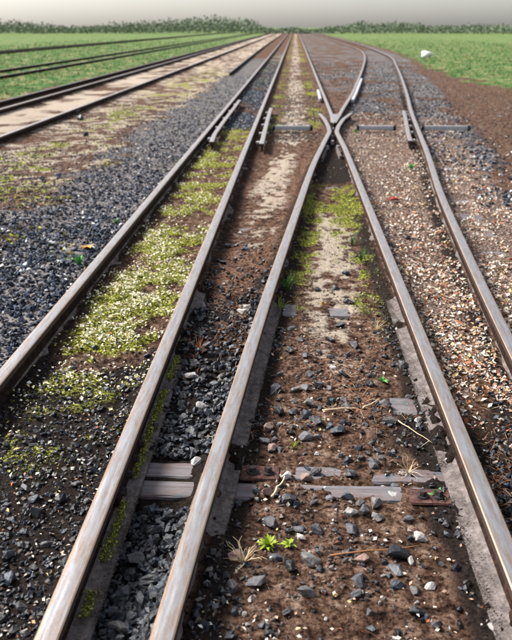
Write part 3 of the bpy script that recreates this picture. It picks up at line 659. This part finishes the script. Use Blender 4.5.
# ------------------------------------------------------------------ single stones one can pick out
stone_me = {}
def stone(px, py, wpx, mat=M_mid, flat=1.0, z=None):
    g = P(px, py, -.15); g = P(px, py+wpx*.12, float(ground_z(g.x, g.y)))
    zz = float(ground_z(g.x, g.y)); mpp = (g-Vector((0, 0, H))).length / F * .93
    r = wpx*mpp*.5; k = random.randrange(len(BIG)); key = (k, mat.name)
    if key not in stone_me: stone_me[key] = mesh_np('stone', BIG[k][0], BIG[k][1], mat, link=False)
    o = bpy.data.objects.new('stone', stone_me[key]); COL.objects.link(o); o.parent = ground
    o.location = (g.x, g.y, zz+r*.28); o.rotation_euler = (random.uniform(-.35, .35), random.uniform(-.35, .35), random.uniform(0, 6.28))
    o.scale = (r, r*random.uniform(.85, 1.1), r*flat*random.uniform(.9, 1.2)); return o
D_, G_, W_, K_ = M_dark, M_mid, M_pale, M_pink
LIST = [(276,390,16,D_),(295,389,13,G_),(306,388,12,G_),(309,374,13,G_),(319,384,12,G_),(330,388,9,G_),(343,374,12,D_),(309,402,18,G_),(317,419,19,D_),(306,414,14,D_),(333,401,10,D_),(347,407,14,G_),(345,399,11,G_),(358,400,11,D_),(339,430,16,D_),(306,437,15,G_),(317,437,10,G_),(265,440,14,G_),(278,410,14,D_),(294,412,12,G_),(268,429,14,K_),(402,364,13,G_),(371,384,12,D_),(385,403,13,G_),(389,421,15,G_),(419,420,10,W_),(372,462,13,G_),(378,451,12,G_),(348,460,12,D_),(361,457,10,G_),(317,472,12,D_),(350,473,12,D_),(272,447,15,K_),(330,426,9,D_),
 (272,523,18,G_),(287,475,14,W_),(305,477,13,K_),(317,473,10,G_),(351,474,11,D_),(373,465,12,G_),(289,498,18,G_),(331,497,10,G_),(348,497,14,D_),(351,512,15,W_),(364,511,14,G_),(361,504,11,G_),(378,517,16,G_),(352,528,18,G_),(317,529,15,G_),(300,529,13,G_),(289,530,11,G_),(300,537,11,W_),(311,558,22,G_),(290,565,17,D_),(277,557,14,G_),(257,580,20,G_),(307,592,18,G_),(358,580,20,G_),(362,558,16,K_),(349,551,12,D_),(397,552,22,D_),(411,561,10,W_),(419,537,15,W_),(430,586,13,W_),(408,518,12,G_),(397,569,18,D_),(356,593,14,G_),(398,584,15,D_),(415,590,13,G_),
 (191,376,17,W_),(200,407,13,W_),(191,433,17,D_),(197,462,11,W_),(243,313,12,W_),(203,305,10,W_),(247,307,9,W_),(305,354,11,D_),(291,350,10,D_),(340,325,12,D_),(349,302,11,D_),(345,273,9,D_),(318,290,8,D_),(335,288,8,G_),(301,340,10,D_),(355,345,12,D_),(331,340,9,D_),(325,346,9,K_),(292,329,10,G_),(80,119,9,D_),(77,113,7,D_),(86,135,8,D_),(240,233,7,W_),(248,250,9,D_),(222,262,8,D_),(228,246,8,D_),(408,238,7,D_),(390,246,7,D_)]
for px, py, wd, m_ in LIST: stone(px, py, wd*1.32, m_, .9 if wd < 18 else .72)
# picked-out ballast between the two nearest rails and in the bottom right and left
taken = [(a, b) for a, b, *_ in LIST]; cnt = 0; tries = 0
def rail_px(fn, py):
    y = P(256, py, -.1).y; x = float(fn(y)); return x
while cnt < 200 and tries < 20000:
    tries += 1
    reg = random.random(); py = random.uniform(345, 638)
    if reg < .56: a, b = XB, XC
    elif reg < .80: a, b = XC, XD
    else: a, b = (lambda y: XB(y)-.75), XB
    g0 = P(256, py, -.17); y = g0.y
    lo, hi = float(a(y))+.12, float(b(y))-.055
    if reg >= .56 and reg < .8: lo += .0; 
    if hi <= lo: continue
    if .56 <= reg < .8 and py > 455 and random.random() < .72: continue
    x = random.uniform(lo, hi)
    if abs(y-2.83) < .2 and reg < .56: continue
    # to pixels
    v = RX.transposed() @ Vector((x, y, -.17-H)); px = 256+F*v.x/-v.z; pyy = 320-F*v.y/-v.z
    if not (0 < px < 512): continue
    big = py > 480
    wd = (random.uniform(17, 34) if big else random.uniform(11, 19))*(1 if reg < .56 else .62)
    if any((px-q[0])**2+(pyy-q[1])**2 < (wd*.62)**2+20 for q in taken): continue
    taken.append((px, pyy)); cnt += 1
    m_ = random.choices([D_, G_, W_], [.86, .12, .02])[0] if reg < .56 or reg >= .8 else random.choices([D_, G_, K_, W_], [.5, .38, .07, .05])[0]
    stone(px, pyy, wd, m_, .95)
print('stones', cnt+len(LIST))
X, Y, Z = sample(70000, -5, -1.5, 4, 22, lambda X, Y, r: r['L']*(1-r['gravel'])*np.clip(.35+r['n1']+r['n2'], .03, 1))
s = rng.uniform(.006, .022, len(X)); scatter('pebbles', SMALL, np.c_[X, Y, Z+s*.2], s, M_peb, ground, .5)
X, Y, Z = sample(30000, -1.4, -.6, 13, 45, lambda X, Y, r: r['AB']*r['gravel']*.7)
s = rng.uniform(.012, .03, len(X)); scatter('gravel', SMALL, np.c_[X, Y, Z+s*.2], s, M_blue, ground, .5)
X, Y, Z = sample(60000, -.7, 6, 13, 45, lambda X, Y, r: (r['BC']+.6*(X < 6)*(1-r['L'])*(1-r['grass']))*np.clip(.3+1.2*r['n2'], .05, 1)*.6)
s = rng.uniform(.008, .03, len(X)); scatter('pebbles', SMALL, np.c_[X, Y, Z+s*.2], s, M_peb, ground, .5)
# dirt crumbs lying on the rail feet
for fn, sgn, ya, yb in ((XB, 1, 1.1, 4.1), (XC, 1, 1.1, 5.1), (XD, -1, 1.1, 5.2)):
    m_ = 8000; y_ = rng.uniform(ya, yb, m_); off = .03+.062*rng.random(m_)**.8
    keep = rng.random(m_) < .05+.9*ss(.5, .75, vnoise(y_*5, off*30, 4)*.6+vnoise(y_*19, off*60, 5)*.3+.3*ss(.07, .092, off))
    y_, off = y_[keep], off[keep]; x_ = fn(y_)+sgn*off; z_ = -.120-(off-.03)*.19
    s = rng.uniform(.001, .0045, len(y_)); scatter('dirt_crumbs', SMALL, np.c_[x_, y_, z_], s, M_crumb, ground, .6)
# long pointed slab beside the middle rail
bm = bmesh.new(); vs_ = [(-.045, -.11, 0), (.04, -.12, 0), (.05, 0, 0), (.035, .12, 0), (.02, .15, 0), (-.03, .02, 0), (-.03, -.09, .035), (.03, -.10, .03), (.035, .02, .04), (.018, .13, .03), (-.015, .02, .045)]
for v in vs_: bm.verts.new(v)
bmesh.ops.convex_hull(bm, input=bm.verts[:]); bmesh.ops.scale(bm, verts=bm.verts, vec=(.62, .62, .7)); q = P(211, 584, -.15); o = obj_bm('stone', bm, M_mid, ground); o.location = (q.x, q.y, -.158); o.rotation_euler = (.05, -.1, 0)

# ------------------------------------------------------------------ small plants, leaves and sticks
def plant(name, px, py, n, size, mat, label, cat='weed', broad=True, spread=.5):
    q = P(px, py, -.15); z = float(ground_z(q.x, q.y)); root = empty(name, (q.x, q.y, z-.003)); tag(root, label, cat)
    for k in range(n):
        a = 2*math.pi*k/n+random.uniform(-.5, .5); L_ = size*random.uniform(.6, 1.15); lean = random.uniform(.3, 1)*spread
        lean *= random.uniform(.5, 1.1); bm = bmesh.new(); rows = []
        m = 5
        for i in range(m+1):
            t = i/m; a += random.uniform(-.12, .12) if broad else random.uniform(-.22, .22); wd = (math.sin(math.pi*min(1, .12+t*.88))*.15 if broad else (1-t)*.02+.005)*L_
            r_ = L_*t*math.sin(lean*(.7+.6*t)); h_ = L_*t*math.cos(lean*(.7+.6*t))
            d_ = Vector((math.cos(a)*r_, math.sin(a)*r_, h_)); s_ = Vector((-math.sin(a), math.cos(a), 0))*wd
            rows.append((bm.verts.new(d_-s_+Vector((0, 0, wd*.4))), bm.verts.new(d_), bm.verts.new(d_+s_+Vector((0, 0, wd*.4)))))
        for p_, q_ in zip(rows, rows[1:]):
            bm.faces.new((p_[0], p_[1], q_[1], q_[0])); bm.faces.new((p_[1], p_[2], q_[2], q_[1]))
        obj_bm('leaf' if broad else 'blade', bm, mat, root, smooth=True)
    return root
plant('seedling', 382, 383, 14, .045, M_weed, 'small bright green seedling alone on the dirt left of the right hand rail', 'seedling', True, 1.2)
plant('weed', 268, 546, 44, .045, M_weedy, 'yellow green weed among stones at the bottom, left one of a pair', 'weed', True, 1.3)
plant('weed', 289, 545, 30, .036, M_weedy, 'smaller yellow green weed right of the larger one at the bottom', 'weed', True, 1.3)
plant('weed', 437, 497, 22, .045, M_weed, 'pale green leafy weed at the right edge beside a rusty plate', 'weed', True, 1.1)
plant('weed', 79, 266, 26, .085, M_weed, 'green leafy weed at the left edge beside the gravel', 'weed', True, .9)
plant('weed', 116, 224, 16, .06, M_weed, 'small green weed in the gravel left of the left rail', 'weed', True, 1.1)
plant('grass_tuft', 293, 448, 18, .06, M_weedy, 'yellowish grass tuft among stones in the middle of the dirt', 'grass tuft', False, .9)
plant('grass_tuft', 286, 293, 34, .12, M_grass, 'green grass tuft against the right side of the middle rail', 'grass tuft', False, .9)
plant('grass_tuft', 280, 310, 20, .1, M_weedy, 'pale green tuft just in front of the darker grass by the middle rail', 'grass tuft', False, 1.0)
plant('grass_tuft', 361, 262, 30, .13, M_grass, 'dark green grass tuft on the left side of the right hand rail', 'grass tuft', False, .9)
plant('grass_tuft', 352, 244, 26, .13, M_grass, 'fresh grass tuft farther up along the right hand rail', 'grass tuft', False, .9)
plant('grass_tuft', 376, 332, 22, .09, M_straw, 'yellowed grass tuft beside the rail foot on the right', 'grass tuft', False, 1.1)
plant('straw_tuft', 243, 562, 30, .10, M_straw, 'dry straw tuft spreading out right of the middle rail near the bottom', 'dry grass', False, 1.35)
plant('straw_tuft', 199, 352, 26, .12, M_red, 'rust coloured dry grass tuft between the two nearest rails', 'dry grass', False, 1.3)
plant('straw_tuft', 408, 472, 16, .09, M_straw, 'dry straw tuft near the right edge in front of the small stones', 'dry grass', False, 1.4)
plant('weed', 356, 133, 14, .12, M_weed, 'small green weed beside the right steel rod', 'weed', True, 1.0)
plant('weed', 411, 171, 22, .09, M_weed, 'small green weed in the leaf litter left of the outermost rail', 'weed', True, 1.0)
for k, (px, py, s_, m_, lb) in enumerate(((87, 249, .07, M_orange, 'curled orange brown leaf on the gravel at the left edge'), (393, 200, .08, M_redleaf, 'reddish leaf lying in the pale litter right of the middle rails'), (323, 303, .02, M_orange, 'tiny dry leaf on the pale dirt path'))):
    q = P(px, py, -.12); bm = bmesh.new()
    c0 = bm.verts.new((0, 0, .02)); ring = [bm.verts.new((math.cos(a)*s_*random.uniform(.6, 1), math.sin(a)*s_*.7*random.uniform(.7, 1), random.uniform(.01, .06))) for a in np.linspace(0, 2*math.pi, 10)[:-1]]
    for i in range(len(ring)): bm.faces.new((c0, ring[i], ring[(i+1) % len(ring)]))
    o = obj_bm('fallen_leaf', bm, m_); o.location = (q.x, q.y, float(ground_z(q.x, q.y))+.004); tag(o, lb, 'leaf')
def stick(px, py, px2, py2, r_, mat, label):
    a = P(px, py, -.15); b = P(px2, py2, -.15); a.z = float(ground_z(a.x, a.y))+.012; b.z = float(ground_z(b.x, b.y))+.02
    n = 7; bm = bmesh.new(); rings = []
    d_ = (b-a); s_ = d_.cross(Vector((0, 0, 1))).normalized(); u_ = s_.cross(d_).normalized()
    for i in range(n+1):
        t = i/n; c = a.lerp(b, t)-a+Vector((random.uniform(-1, 1), random.uniform(-1, 1), random.uniform(-.5, 1)))*r_*.8; rr = r_*(1-.5*t)*random.uniform(.8, 1.2)
        rings.append([bm.verts.new(c+s_*math.cos(w_)*rr+u_*math.sin(w_)*rr) for w_ in (0, 1.26, 2.51, 3.77, 5.03)])
    for p_, q_ in zip(rings, rings[1:]):
        for k in range(5): bm.faces.new((p_[k], p_[(k+1) % 5], q_[(k+1) % 5], q_[k]))
    bm.faces.new(rings[0]); bm.faces.new(rings[-1]); bmesh.ops.recalc_face_normals(bm, faces=bm.faces[:])
    o = obj_bm('twig', bm, mat, smooth=True); o.location = a; tag(o, label, 'twig')
stick(323, 414, 357, 413, .006, M_straw, 'yellowish twig lying across the dirt among the dark stones')
stick(362, 412, 380, 403, .005, M_straw, 'short pale twig pointing up right, in the middle of the dirt path')
stick(345, 393, 380, 392, .003, M_red, 'thin dark twig farther up the dirt path')
stick(330, 560, 420, 549, .003, M_red, 'long thin twig across the dirt near the bottom')
stick(398, 425, 432, 447, .003, M_straw, 'thin straw coloured twig slanting down near the right rail')
stick(272, 498, 285, 480, .006, M_straw, 'short broken twig standing against the rusty plate beside the middle rail')
# white lump in the grass at the top right
bm = bmesh.new(); bmesh.ops.create_icosphere(bm, subdivisions=3, radius=.22)
for v in bm.verts: v.co = Vector((v.co.x*1.5, v.co.y, v.co.z*.9))*(1+.35*math.sin(v.co.x*11)*math.cos(v.co.y*9+v.co.z*13))
q = P(426, 58, -.1); o = obj_bm('white_sack', bm, M_whitebag, smooth=True); o.location = (q.x, q.y, .1); tag(o, 'crumpled white lump lying in the grass at the top right', 'white sack')

# ------------------------------------------------------------------ far-off wood on the horizon
V, Fc = [], []
n = 60000; u = rng.uniform(-1, 1, n); xx = u*190; dd = 225+rng.uniform(0, 50, n)
ht = .8+4.5*np.clip(vnoise(xx/22, xx*0, 2)-.25, 0, 1)+1.6*vnoise(xx/3, xx*0, 8)
zz = ht*np.sqrt(rng.random(n))*rng.uniform(.2, 1, n)
ff = [(np.array([(-1, 0, 0), (0, -.3, -.8), (1, .2, .1), (0, .2, .9)]), np.array([(0, 1, 2), (0, 2, 3)])), (np.array([(-.7, 0, .3), (0, .4, -.7), (.8, -.2, 0), (.1, 0, 1)]), np.array([(0, 1, 2), (0, 2, 3)]))]
scatter('far_wood', ff, np.c_[xx, dd, zz], rng.uniform(.15, .4, n), M_far, None, .9, 'low line of trees and hedges far off on the horizon')
o = bpy.data.objects['far_wood']; o['category'] = 'wood'
print('tris', sum(len(m.polygons) for m in bpy.data.meshes))
